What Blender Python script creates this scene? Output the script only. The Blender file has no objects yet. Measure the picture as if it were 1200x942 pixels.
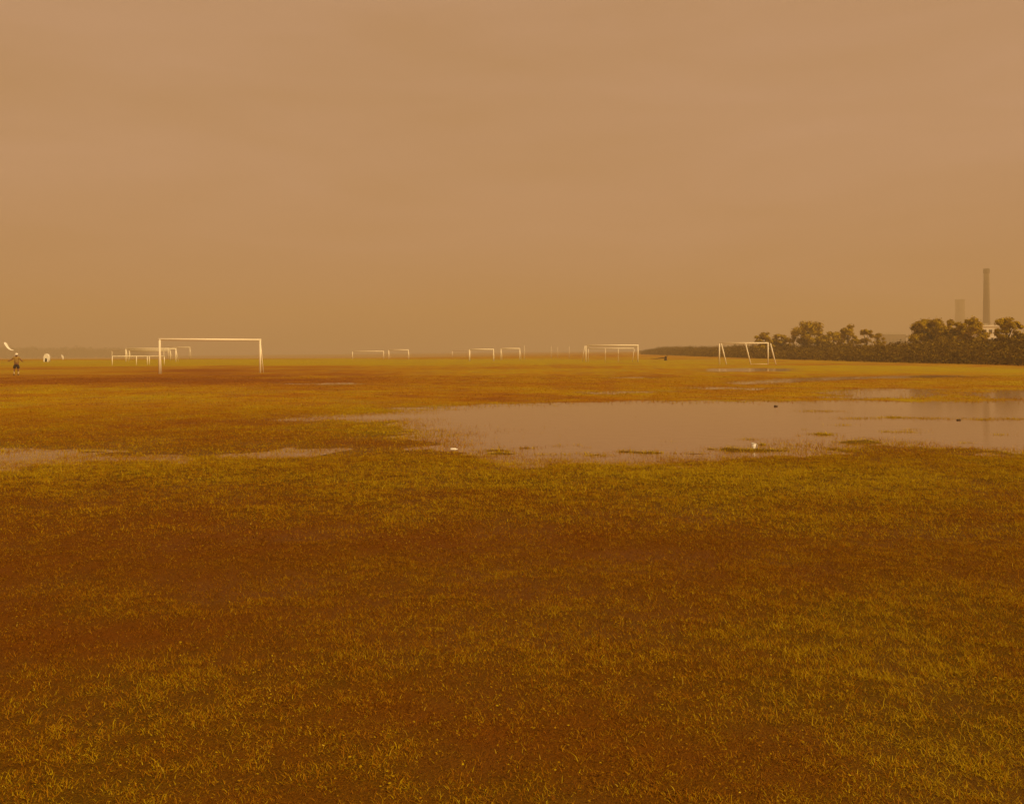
import bpy, bmesh, math, random
import numpy as np
from mathutils import Vector, Matrix

scene = bpy.context.scene
C = scene.collection
rng = np.random.default_rng(7)
random.seed(7)

# ------------------------------------------------------------------ camera
CAM_H = 1.6
F_PX, HX, HY = 1100.0, 600.0, 411.0       # focal length, principal column, horizon row (photo pixels)
cam_d = bpy.data.cameras.new('camera')
cam = bpy.data.objects.new('camera', cam_d)
C.objects.link(cam)
cam.location = (0, 0, CAM_H)
cam.rotation_euler = (math.radians(90), 0, 0)
cam_d.sensor_width = 36
cam_d.lens = 33.0
cam_d.shift_y = -0.05
cam_d.clip_start = 0.05
cam_d.clip_end = 12000
scene.camera = cam

# ------------------------------------------------------------------ light
SUN_EL, SUN_DIR = 37.0, (0.76, -0.60)       # sun stands to the right, a little behind the camera
SUN_AZ = math.atan2(SUN_DIR[0], SUN_DIR[1])
world = bpy.data.worlds.new('World')
scene.world = world
world.use_nodes = True
wt = world.node_tree
wt.nodes.clear()
out = wt.nodes.new('ShaderNodeOutputWorld')
bg = wt.nodes.new('ShaderNodeBackground')
sky = wt.nodes.new('ShaderNodeTexSky')
sky.sky_type = 'NISHITA'
sky.sun_disc = False
sky.sun_elevation = math.radians(SUN_EL)
sky.sun_rotation = SUN_AZ
sky.dust_density = 8.0
sky.air_density = 2.0
sk = wt.nodes.new('ShaderNodeVectorMath'); sk.operation = 'MULTIPLY'
sk.inputs[1].default_value = (0.10, 0.062, 0.030)     # daylight through a thick veil of brown dust
wt.links.new(sky.outputs[0], sk.inputs[0])
tc = wt.nodes.new('ShaderNodeTexCoord')
mp = wt.nodes.new('ShaderNodeMapping')
mp.inputs['Scale'].default_value = (1.6, 1.6, 9.0)
nz = wt.nodes.new('ShaderNodeTexNoise')
nz.inputs['Scale'].default_value = 1.6
nz.inputs['Detail'].default_value = 5
nz.inputs['Roughness'].default_value = 0.5
nz.inputs['Distortion'].default_value = 0.4
wt.links.new(tc.outputs['Generated'], mp.inputs[0])
wt.links.new(mp.outputs[0], nz.inputs['Vector'])
rp = wt.nodes.new('ShaderNodeValToRGB')                # the dust veil, slightly streaked
rp.color_ramp.elements[0].position = 0.27
rp.color_ramp.elements[0].color = (0.506, 0.276, 0.138, 1)
rp.color_ramp.elements[1].position = 0.76
rp.color_ramp.elements[1].color = (0.580, 0.330, 0.194, 1)
wt.links.new(nz.outputs['Fac'], rp.inputs[0])
mx = wt.nodes.new('ShaderNodeMix'); mx.data_type = 'RGBA'
mx.inputs[0].default_value = 0.90
wt.links.new(sk.outputs[0], mx.inputs[6])
wt.links.new(rp.outputs[0], mx.inputs[7])
wt.links.new(mx.outputs[2], bg.inputs['Color'])
bg.inputs['Strength'].default_value = 1.0
wt.links.new(bg.outputs[0], out.inputs['Surface'])

sun_d = bpy.data.lights.new('sun', 'SUN')
sun_d.energy = 3.7
sun_d.angle = math.radians(7)
sun_d.color = (1.0, 0.72, 0.36)
sun = bpy.data.objects.new('sun', sun_d)
C.objects.link(sun)
ce = math.cos(math.radians(SUN_EL))
n_ = math.hypot(*SUN_DIR)
sv = Vector((SUN_DIR[0]/n_*ce, SUN_DIR[1]/n_*ce, math.sin(math.radians(SUN_EL))))
sun.rotation_euler = sv.to_track_quat('Z', 'Y').to_euler()
sun.location = (60, -25, 90)

scene.view_settings.view_transform = 'Standard'
scene.view_settings.look = 'None'
scene.view_settings.exposure = 0.0
scene.view_settings.gamma = 1.0
scene.view_settings.use_curve_mapping = False
scene.render.engine = 'CYCLES'
scene.cycles.use_denoising = True
scene.cycles.max_bounces = 4
scene.cycles.volume_bounces = 0

# ------------------------------------------------------------------ numpy noise
def _hash(ix, iy, seed):
    h = (ix.astype(np.int64)*374761393 + iy.astype(np.int64)*668265263 + seed*1442695041) & 0xFFFFFFFF
    h = ((h ^ (h >> 13)) * 1274126177) & 0xFFFFFFFF
    return ((h ^ (h >> 16)) & 0xFFFF) / 65535.0

def vnoise(x, y, seed=0):
    ix, iy = np.floor(x), np.floor(y)
    fx, fy = x-ix, y-iy
    fx = fx*fx*fx*(fx*(fx*6-15)+10); fy = fy*fy*fy*(fy*(fy*6-15)+10)
    a = _hash(ix, iy, seed); b = _hash(ix+1, iy, seed); c = _hash(ix, iy+1, seed); d = _hash(ix+1, iy+1, seed)
    return (a*(1-fx)+b*fx)*(1-fy) + (c*(1-fx)+d*fx)*fy

def fbm(x, y, seed=0, octv=4):
    s, a, t = 0.0, 1.0, 0.0
    for k in range(octv):
        s = s + a*vnoise(x*2.03**k+k*17.3, y*2.03**k-k*9.1, seed+k); t += a; a *= 0.5
    return s/t

def sstep(a, b, x):
    t = np.clip((x-a)/(b-a), 0, 1)
    return t*t*(3-2*t)

# ------------------------------------------------------------------ terrain
def W(px, py):                                  # a point of the flat field, from where the photo shows it
    Y = CAM_H*F_PX/(py-HY)
    return ((px-HX)*Y/F_PX, Y)

PUDDLES = {
 'flood': [W(*p) for p in [(362,489.5),(400,486),(500,478),(600,474),(700,471),(900,470.5),(1000,470),(1100,470),(1200,470),(1420,471),(1700,474),
            (1700,520),(1400,532),(1200,529),(1130,524),(1050,519),(950,523),(860,532),(760,540),(680,540),(600,537),(545,529),(522,517),(508,505),(468,493)]],
 'strip': [W(*p) for p in [(-420,531),(-200,530.5),(0,531.5),(60,533),(150,535),(205,536),(120,538),(30,541),(0,542),(-200,544),(-420,544)]],
 'thread': [W(*p) for p in [(250,532.4),(330,530.2),(375,529.4),(335,530.6),(262,532.9)]],
 'ribbon': [W(*p) for p in [(866,447.3),(930,443.4),(1000,441.0),(1120,439.7),(1145,441.3),(1000,443.6),(965,445.2),(905,448.4),(870,449.5)]],
 'mirror': [W(*p) for p in [(834,432.0),(880,431.4),(922,432.0),(918,434.6),(880,435.2),(840,435.0)]],
 'sliver': [W(*p) for p in [(694,459.6),(725,458.9),(756,458.4),(755,458.9),(725,459.7),(698,460.2)]],
 'glint': [W(*p) for p in [(724,441.9),(750,441.4),(750,442.4),(726,442.7)]],
 'pan': [W(*p) for p in [(985,458),(1050,455.5),(1090,456),(1088,462),(1040,466.5),(990,465.5)]],
 'corner': [W(*p) for p in [(1140,460),(1175,457),(1260,457.5),(1260,465),(1190,466),(1150,465)]],
 'crease': [W(*p) for p in [(345,449.3),(385,448.7),(418,448.8),(416,449.3),(385,449.5),(350,449.9)]],
 'dash': [W(*p) for p in [(828,454),(850,453.4),(880,454.6),(870,455.6),(840,455.2)]],
}
ISLANDS = [(W(1003,489.5), .75, .5), (W(1048,488.2), .5, .35), (W(1092,489.4), .9, .6), (W(1150,491), .45, .4), (W(1182,490), .7, .6), (W(884,526.5), .5, .22), (W(960,481), 1.0, .5), (W(990,497), .5, .25),
           (W(760,529), .35, .22), (W(700,532), .3, .15), (W(960,507), .4, .25), (W(1060,505), .5, .3), (W(650,531), .3, .12), (W(590,530), .3, .15)]
for _ in range(26):                             # tussocks that break the shallow near shore
    _p = random.uniform(560, 1260); _q = np.interp(_p, [560, 680, 860, 960, 1050, 1200, 1260], [524, 531, 522, 512, 508, 516, 516])+random.uniform(-13, 8)
    ISLANDS.append((W(_p, _q), random.uniform(.1, .38), random.uniform(.08, .22)))
WATER_Z = -0.020

def sdf_poly(x, y, P):
    P = np.array(P); d = np.full(x.shape, 1e9); ins = np.zeros(x.shape, bool)
    for i in range(len(P)):
        a, b = P[i], P[(i+1) % len(P)]
        e = b-a; wx, wy = x-a[0], y-a[1]
        t = np.clip((wx*e[0]+wy*e[1])/(e@e), 0, 1)
        d = np.minimum(d, (wx-e[0]*t)**2+(wy-e[1]*t)**2)
        c = ((a[1] <= y) & (b[1] > y)) | ((b[1] <= y) & (a[1] > y))
        with np.errstate(divide='ignore', invalid='ignore'):
            xi = a[0]+(y-a[1])/(e[1] if e[1] != 0 else 1e-9)*e[0]
        ins ^= c & (x < xi)
    return np.where(ins, np.sqrt(d), -np.sqrt(d))

def basin(x, y):
    """how far a point lies inside the nearest puddle basin, in metres (negative outside)"""
    s = np.full(x.shape, -50.0)
    for k, P in PUDDLES.items():
        Pa = np.array(P)
        m = (x > Pa[:,0].min()-3) & (x < Pa[:,0].max()+3) & (y > Pa[:,1].min()-3) & (y < Pa[:,1].max()+3)
        if m.any():
            s[m] = np.maximum(s[m], sdf_poly(x[m], y[m], P))
    return s

def sag(x, y):
    yy = np.maximum(y, 1.0)
    return -0.020*np.maximum(0, 0.12-x/yy)*np.clip(yy, 0, 900)*sstep(150, 450, yy)*(y > 0)

def ground_z(x, y):
    x = np.asarray(x, float); y = np.asarray(y, float)
    s = basin(x, y)
    rough = (fbm(x*1.1, y*1.1, 3, 4)-.5)*.05 + (fbm(x*3.5, y*3.5, 11, 2)-.5)*.02
    near = np.exp(-(np.hypot(x, y)/260)**2)
    s2 = s + .40 + (fbm(x*.8, y*.8, 21, 4)-.5)*1.7*np.clip(np.hypot(x, y)/22, .5, 1)
    d = -0.085*sstep(-1.5, 3.0, s2)
    for (c, rx, ry) in ISLANDS:
        q = ((x-c[0])/rx)**2+((y-c[1])/ry)**2
        d = d + 0.055*np.exp(-q*1.2)*(d < -.004)
    land = np.maximum(rough, -.012)*(s2 < .1) + rough*.7*(s2 >= .1)
    return np.where(s2 < -1.5, np.maximum(rough, -.014), land + d)*near + sag(x, y)

def gz(x, y):
    return float(ground_z(np.array([x]), np.array([y]))[0])

ZONES = [ # cx, cy, sx, sy, amount : where the turf is greener (+) or worn to red soil (-)
 (W(1080,560), 3.2, 1.8, .34), (W(800,560), 3, 1.4, .22), (W(400,565), 3, 1.6, .14), (W(1120,880), 1.0, 1.2, .36), (W(1190,760), 1.2, 1.6, .26), (W(980,740), .9, 1.0, .12), (W(60,900), .6, .6, .12),
 (W(620,720), .9, .8, .14), (W(100,650), 2.6, 1.6, -.15), (W(330,640), 2.0, 1.0, -.13), (W(820,635), 4.2, .8, -.10), (W(30,760), .7, .6, -.15),
 (W(930,880), .35, .4, -.22), (W(560,830), .5, .4, -.2), (W(780,700), .8, .5, -.08), (W(700,860), .5, .3, -.1),
 (W(150,560), 2.5, 1.3, .1), (W(110,446), 26, 5, -.22), (W(330,446), 10, 4, -.16), (W(200,505), 6, 5, -.22), (W(420,522), 2.5, 1.0, -.12), (W(800,452), 14, 8, .14),
 (W(1050,448), 12, 8, .12), (W(250,424), 60, 34, .42), (W(600,423), 60, 45, .30), (W(1000,431), 22, 18, .3), (W(60,475), 9, 3, -.06), (W(330,478), 4, 3.5, .16),
 (W(440,500), 2.0, 2.0, .26), (W(240,434), 6, 5, -.35), ((0, 3.6), 7, 2.6, -.09), ((-3.5, 5.0), 3.5, 2.5, -.10),
]
def veg(x, y):
    r = np.hypot(x, y)
    g = .47 + (fbm(x*.055, y*.055, 41, 3)-.5)*.65 + (fbm(x*.33, y*.33, 42, 4)-.5)*.55 + (fbm(x*1.9, y*1.9, 43, 3)-.5)*.45
    for (c, sx, sy, a) in ZONES:
        g = g + a*np.exp(-((x-c[0])/sx)**2-((y-c[1])/sy)**2)
    for (c, rx, ry) in ISLANDS:
        g = g + .4*np.exp(-((x-c[0])/rx)**2-((y-c[1])/ry)**2)
    g = g + .16*np.exp(-((basin(x, y)+.4)/1.4)**2)*(y < 40)
    return np.clip(g, 0, 1)

# ------------------------------------------------------------------ material helpers
def mat(name):
    m = bpy.data.materials.new(name); m.use_nodes = True
    nt = m.node_tree
    return m, nt, nt.nodes['Principled BSDF'], nt.nodes, nt.links

def simple(name, col, rough=.6, var=.25, scale=3.0, bump=0.0, spec=.4, coord='Object'):
    m, nt, b, N, L = mat(name)
    t = N.new('ShaderNodeTexCoord'); n = N.new('ShaderNodeTexNoise')
    n.inputs['Scale'].default_value = scale; n.inputs['Detail'].default_value = 5; n.inputs['Roughness'].default_value = .62
    L.new(t.outputs[coord], n.inputs['Vector'])
    r = N.new('ShaderNodeValToRGB')
    r.color_ramp.elements[0].position = .3; r.color_ramp.elements[1].position = .7
    r.color_ramp.elements[0].color = tuple(c*(1-var) for c in col)+(1,)
    r.color_ramp.elements[1].color = tuple(min(1, c*(1+var)) for c in col)+(1,)
    L.new(n.outputs['Fac'], r.inputs[0]); L.new(r.outputs[0], b.inputs['Base Color'])
    b.inputs['Roughness'].default_value = rough
    b.inputs['Specular IOR Level'].default_value = spec
    if bump:
        bp = N.new('ShaderNodeBump'); bp.inputs['Strength'].default_value = bump
        L.new(n.outputs['Fac'], bp.inputs['Height']); L.new(bp.outputs[0], b.inputs['Normal'])
    return m

def paint(name, col, rust=(.16, .07, .02), amount=.42):
    """old white gloss paint on pipe, chipped and rusting in blotches"""
    m, nt, b, N, L = mat(name)
    t = N.new('ShaderNodeTexCoord'); n = N.new('ShaderNodeTexNoise')
    n.inputs['Scale'].default_value = 2.2; n.inputs['Detail'].default_value = 7; n.inputs['Roughness'].default_value = .7
    L.new(t.outputs['Object'], n.inputs['Vector'])
    r = N.new('ShaderNodeValToRGB')
    r.color_ramp.elements[0].position = amount-.10; r.color_ramp.elements[0].color = rust+(1,)
    r.color_ramp.elements[1].position = amount-.03; r.color_ramp.elements[1].color = tuple(c*.93 for c in col)+(1,)
    e = r.color_ramp.elements.new(.75); e.color = col+(1,)
    L.new(n.outputs['Fac'], r.inputs[0]); L.new(r.outputs[0], b.inputs['Base Color'])
    b.inputs['Roughness'].default_value = .45
    return m

M = {}
M['white'] = paint('white_pipe_paint', (.88, .80, .60), amount=.38)
M['white_old'] = paint('weathered_pipe_paint', (.76, .68, .48), amount=.44)
M['bark'] = simple('bark', (.10, .06, .02), .9, .4, 6, .4)
M['concrete'] = simple('chimney_concrete', (.16, .11, .05), .9, .2, .15, .1)
M['concrete_dark'] = simple('sooty_concrete', (.09, .06, .03), .9, .3, .3)
M['plaster'] = simple('white_plaster', (.74, .68, .54), .85, .08, .6)
M['roof'] = simple('grey_roof_sheet', (.34, .28, .18), .7, .2, .8)
M['glass'] = simple('window_glass', (.05, .04, .03), .15, .2, 1, spec=.6)
M['canvas'] = simple('white_canvas', (.80, .76, .64), .8, .08, 5)
M['dark_cloth'] = simple('dark_cloth', (.028, .016, .014), .9, .2, 12)
M['tan_cloth'] = simple('ochre_cloth', (.30, .19, .04), .9, .2, 12)
M['skin'] = simple('skin', (.20, .09, .04), .6, .1, 10)
M['sock'] = simple('pale_sock', (.62, .52, .30), .9, .1, 20)
M['clod'] = simple('wet_clod', (.05, .024, .006), .7, .4, 14, .5)
M['wood'] = simple('dead_wood', (.06, .035, .012), .9, .4, 5, .4)
M['plastic'] = simple('white_plastic', (.82, .80, .74), .4, .06, 20)

def ground_material():
    m, nt, b, N, L = mat('turf_and_soil')
    g = N.new('ShaderNodeNewGeometry')
    a = N.new('ShaderNodeAttribute'); a.attribute_name = 'veg'
    w = N.new('ShaderNodeAttribute'); w.attribute_name = 'wet'
    def noise(scale, det=6, ro=.65, vec=None):
        n = N.new('ShaderNodeTexNoise'); n.inputs['Scale'].default_value = scale
        n.inputs['Detail'].default_value = det; n.inputs['Roughness'].default_value = ro
        L.new(g.outputs['Position'], n.inputs['Vector']); return n
    n1, n2, n3 = noise(.55), noise(5.0), noise(48.0, 4, .7)
    def math_(op, x, y):
        k = N.new('ShaderNodeMath'); k.operation = op
        for i, v in enumerate((x, y)):
            if isinstance(v, (int, float)): k.inputs[i].default_value = v
            else: L.new(v, k.inputs[i])
        return k.outputs[0]
    f = math_('ADD', a.outputs['Fac'], math_('MULTIPLY', math_('SUBTRACT', n1.outputs['Fac'], .5), .55))
    f = math_('ADD', f, math_('MULTIPLY', math_('SUBTRACT', n2.outputs['Fac'], .5), .55))
    f = math_('ADD', f, math_('MULTIPLY', math_('SUBTRACT', n3.outputs['Fac'], .5), .7))
    r = N.new('ShaderNodeValToRGB')
    e = r.color_ramp.elements
    e[0].position = .10; e[0].color = (.255, .084, .0010, 1)       # red laterite soil
    e[1].position = .85; e[1].color = (.41, .305, .0010, 1)       # green turf
    k = e.new(.36); k.color = (.345, .150, .0010, 1)                 # soil under thin straw
    k = e.new(.58); k.color = (.40, .225, .0010, 1)                 # dry grass
    L.new(f, r.inputs[0])
    cv = N.new('ShaderNodeAttribute'); cv.attribute_name = 'bare'
    rs = N.new('ShaderNodeValToRGB'); es = rs.color_ramp.elements       # damp soil and thatch between the modelled blades
    es[0].position = .15; es[0].color = (.165, .055, .0004, 1)
    es[1].position = .85; es[1].color = (.110, .060, .0004, 1)
    k = es.new(.5); k.color = (.140, .058, .0004, 1)
    L.new(f, rs.inputs[0])
    mb = N.new('ShaderNodeMix'); mb.data_type = 'RGBA'
    L.new(cv.outputs['Fac'], mb.inputs[0]); L.new(r.outputs[0], mb.inputs[6]); L.new(rs.outputs[0], mb.inputs[7])
    # crumbs and thatch: fine dark and pale flecks of the material itself
    n4 = noise(150.0, 3, .8)
    fl = N.new('ShaderNodeMapRange'); fl.inputs[1].default_value = .3; fl.inputs[2].default_value = .7
    fl.inputs[3].default_value = .40; fl.inputs[4].default_value = 1.50
    L.new(n4.outputs['Fac'], fl.inputs[0])
    mul = N.new('ShaderNodeMix'); mul.data_type = 'RGBA'; mul.blend_type = 'MULTIPLY'; mul.inputs[0].default_value = 1
    L.new(mb.outputs[2], mul.inputs[6]); L.new(fl.outputs[0], mul.inputs[7])
    wetm = N.new('ShaderNodeMix'); wetm.data_type = 'RGBA'
    wetm.inputs[7].default_value = (.145, .060, .008, 1)          # soaked mud
    L.new(math_('MULTIPLY', w.outputs['Fac'], .5), wetm.inputs[0])
    L.new(mul.outputs[2], wetm.inputs[6]); L.new(wetm.outputs[2], b.inputs['Base Color'])
    b.inputs['Roughness'].default_value = .95
    L.new(math_('SUBTRACT', .96, math_('MULTIPLY', w.outputs['Fac'], .5)), b.inputs['Roughness'])
    b.inputs['Specular IOR Level'].default_value = .06
    bp = N.new('ShaderNodeBump'); bp.inputs['Strength'].default_value = .6; bp.inputs['Distance'].default_value = .03
    L.new(math_('ADD', n3.outputs['Fac'], math_('MULTIPLY', n2.outputs['Fac'], 2.0)), bp.inputs['Height'])
    L.new(bp.outputs[0], b.inputs['Normal'])
    return m

def water_material():
    m, nt, b, N, L = mat('muddy_water')
    b.inputs['Base Color'].default_value = (.215, .106, .026, 1)
    b.inputs['Roughness'].default_value = .10
    b.inputs['IOR'].default_value = 1.33
    g = N.new('ShaderNodeNewGeometry')
    mpn = N.new('ShaderNodeMapping'); mpn.inputs['Scale'].default_value = (.8, 1.6, 1)
    L.new(g.outputs['Position'], mpn.inputs[0])
    n = N.new('ShaderNodeTexNoise'); n.inputs['Scale'].default_value = 2.5; n.inputs['Detail'].default_value = 4
    L.new(mpn.outputs[0], n.inputs['Vector'])
    bp = N.new('ShaderNodeBump'); bp.inputs['Strength'].default_value = .10; bp.inputs['Distance'].default_value = .02
    L.new(n.outputs['Fac'], bp.inputs['Height']); L.new(bp.outputs[0], b.inputs['Normal'])
    return m

def blade_material():
    m, nt, b, N, L = mat('grass_blades')
    a = N.new('ShaderNodeAttribute'); a.attribute_name = 'tint'
    r = N.new('ShaderNodeValToRGB'); e = r.color_ramp.elements
    e[0].position = 0; e[0].color = (.13, .042, .0010, 1)
    e[1].position = 1; e[1].color = (.66, .48, .040, 1)
    for p, c in ((.22, (.34, .132, .0010)), (.48, (.44, .226, .0010)), (.72, (.46, .322, .0010)), (.90, (.56, .42, .0020))):
        k = e.new(p); k.color = c+(1,)
    L.new(a.outputs['Fac'], r.inputs[0]); L.new(r.outputs[0], b.inputs['Base Color'])
    b.inputs['Roughness'].default_value = .6; b.inputs['Specular IOR Level'].default_value = .08
    tr = N.new('ShaderNodeBsdfTranslucent'); L.new(r.outputs[0], tr.inputs['Color'])
    ms = N.new('ShaderNodeMixShader'); ms.inputs[0].default_value = .35
    L.new(b.outputs[0], ms.inputs[1]); L.new(tr.outputs[0], ms.inputs[2])
    L.new(ms.outputs[0], N['Material Output'].inputs['Surface'])
    return m

def leaf_material(name, lo, mid, hi):
    m, nt, b, N, L = mat(name)
    a = N.new('ShaderNodeAttribute'); a.attribute_name = 'tint'
    r = N.new('ShaderNodeValToRGB'); e = r.color_ramp.elements
    e[0].color = lo+(1,); e[1].color = hi+(1,); k = e.new(.5); k.color = mid+(1,)
    L.new(a.outputs['Fac'], r.inputs[0]); L.new(r.outputs[0], b.inputs['Base Color'])
    b.inputs['Roughness'].default_value = .8; b.inputs['Specular IOR Level'].default_value = .05
    tr = N.new('ShaderNodeBsdfTranslucent'); L.new(r.outputs[0], tr.inputs['Color'])
    ms = N.new('ShaderNodeMixShader'); ms.inputs[0].default_value = .15
    L.new(b.outputs[0], ms.inputs[1]); L.new(tr.outputs[0], ms.inputs[2])
    L.new(ms.outputs[0], N['Material Output'].inputs['Surface'])
    return m

M['ground'] = ground_material()
M['water'] = water_material()
M['blades'] = blade_material()
M['leaf'] = leaf_material('olive_leaves', (.30, .185, .002), (.44, .29, .003), (.56, .40, .004))
M['leaf_dark'] = leaf_material('scrub_leaves', (.095, .050, .0012), (.165, .095, .002), (.28, .185, .003))
M['leaf_far'] = leaf_material('far_leaves', (.05, .03, .004), (.07, .045, .006), (.09, .06, .008))

# ------------------------------------------------------------------ object helpers
def tag(o, label=None, cat=None, group=None, kind=None):
    if label: o['label'] = label
    if cat: o['category'] = cat
    if group: o['group'] = group
    if kind: o['kind'] = kind
    return o

def mesh_np(name, co, faces_flat, n_per, material, attrs=None, smooth=False):
    """a mesh object from numpy arrays; every face has n_per corners"""
    me = bpy.data.meshes.new(name)
    nf = len(faces_flat)//n_per
    me.vertices.add(len(co)); me.vertices.foreach_set('co', np.ascontiguousarray(co, dtype=np.float32).ravel())
    me.loops.add(len(faces_flat)); me.loops.foreach_set('vertex_index', np.ascontiguousarray(faces_flat, dtype=np.int32))
    me.polygons.add(nf)
    me.polygons.foreach_set('loop_start', np.arange(0, nf*n_per, n_per, dtype=np.int32))
    me.polygons.foreach_set('use_smooth', np.full(nf, smooth, dtype=bool))
    for k, v in (attrs or {}).items():
        at = me.attributes.new(k, 'FLOAT', 'POINT'); at.data.foreach_set('value', np.ascontiguousarray(v, dtype=np.float32))
    me.update(calc_edges=True); me.validate()
    me.materials.append(material)
    o = bpy.data.objects.new(name, me); C.objects.link(o)
    return o

def obj(name, bm, material, parent=None, smooth=True):
    bmesh.ops.recalc_face_normals(bm, faces=bm.faces)
    me = bpy.data.meshes.new(name); bm.to_mesh(me); bm.free()
    if smooth:
        for p in me.polygons: p.use_smooth = True
    me.materials.append(material)
    o = bpy.data.objects.new(name, me); C.objects.link(o)
    o.parent = parent
    return o

def empty(name, loc, rz=0.0):
    o = bpy.data.objects.new(name, None); C.objects.link(o)
    o.location = loc; o.rotation_euler = (0, 0, rz); o.empty_display_size = .3
    return o

def tube(bm, pts, radii, seg=10, cap=True):
    """a pipe through points with a radius at each"""
    pts = [Vector(p) for p in pts]
    if not hasattr(radii, '__len__'): radii = [radii]*len(pts)
    rings = []
    for i, p in enumerate(pts):
        d = (pts[min(i+1, len(pts)-1)]-pts[max(i-1, 0)]).normalized()
        u = d.orthogonal().normalized() if abs(d.z) < .95 else Vector((1, 0, 0))
        u = (u-d*u.dot(d)).normalized(); v = d.cross(u)
        rings.append([bm.verts.new(p+(u*math.cos(t)+v*math.sin(t))*radii[i]) for t in (2*math.pi*k/seg for k in range(seg))])
    for a, b in zip(rings[:-1], rings[1:]):
        for k in range(seg):
            bm.faces.new((a[k], a[(k+1) % seg], b[(k+1) % seg], b[k]))
    if cap:
        bm.faces.new(rings[0][::-1]); bm.faces.new(rings[-1])
    return bm

def box(bm, x0, x1, y0, y1, z0, z1, bevel=0):
    r = bmesh.ops.create_cube(bm, size=1, matrix=Matrix.Translation(((x0+x1)/2, (y0+y1)/2, (z0+z1)/2)) @ Matrix.Diagonal((x1-x0, y1-y0, z1-z0, 1)))
    if bevel:
        es = list({e for v in r['verts'] for e in v.link_edges})
        bmesh.ops.bevel(bm, geom=es, offset=bevel, segments=2, affect='EDGES')
    return bm

# ------------------------------------------------------------------ ground
def axis(lo, hi, step, far, ratio):
    a = list(np.arange(lo, hi+1e-6, step))
    s = step
    while a[-1] < far:
        s = min(s*ratio, 60); a.append(a[-1]+s)
    s = step
    while a[0] > -far:
        s = min(s*ratio, 60); a.insert(0, a[0]-s)
    return np.array(a)

xs = axis(-17, 17, .15, 1900, 1.06)
ys = axis(2, 34, .14, 1900, 1.05)
ys = ys[(ys > -300)]
gx, gy = np.meshgrid(xs, ys)
zz = ground_z(gx, gy)
nx, ny = len(xs), len(ys)
idx = np.arange(nx*ny).reshape(ny, nx)
quads = np.stack([idx[:-1, :-1], idx[:-1, 1:], idx[1:, 1:], idx[1:, :-1]], -1).reshape(-1)
vg = veg(gx, gy)
wet = sstep(.012, -.03, zz-sag(gx, gy))*(np.hypot(gx, gy) < 200)
wet = np.maximum(wet, sstep(-.9, .3, basin(gx, gy))*.5)
ground = mesh_np('ground', np.stack([gx, gy, zz], -1).reshape(-1, 3), quads, 4, M['ground'],
                 {'veg': vg.ravel(), 'wet': wet.ravel(), 'bare': sstep(34, 11, np.hypot(gx, gy)).ravel()}, smooth=True)
tag(ground, 'flat worn sports field of thin turf and red soil', kind='structure')

# ------------------------------------------------------------------ puddles
def puddle(key, label):
    P = [Vector((p[0], p[1], 0)) for p in PUDDLES[key]]
    c = sum(P, Vector())/len(P)
    # outline grown by a metre so that the shore is where the water meets the ground
    bm = bmesh.new(); n = len(P); vs = []
    area = sum(P[i].x*P[(i+1) % n].y-P[(i+1) % n].x*P[i].y for i in range(n))
    sgn = 1 if area > 0 else -1
    for i in range(n):
        t = (P[(i+1) % n]-P[i-1]).normalized()
        vs.append(bm.verts.new((P[i]+Vector((t.y, -t.x, 0))*sgn*1.0)))
    f = bm.faces.new(vs)
    bmesh.ops.triangulate(bm, faces=[f])
    for v in bm.verts: v.co.z = WATER_Z
    o = obj('puddle', bm, M['water'], smooth=False)
    for p in o.data.polygons:
        if p.normal.z < 0: p.flip()
    tag(o, label, kind='structure')
for k, lab in (('flood', 'wide shallow pool of muddy rainwater on the field'), ('strip', 'long thin puddle lying in the worn turf'),
               ('thread', 'faint broken thread of water ending near the wide pool'), ('ribbon', 'curved ribbon of standing water beyond the wide pool'), ('mirror', 'shallow water in front of the leaning white goal'),
               ('sliver', 'small oval puddle behind the wide pool'), ('glint', 'tiny far puddle'), ('pan', 'round mud pan filled with water'),
               ('corner', 'puddle beside the round mud pan'), ('crease', 'thin line of water near the white goal'), ('dash', 'short puddle between pool and ribbon')):
    puddle(k, lab)

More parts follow.
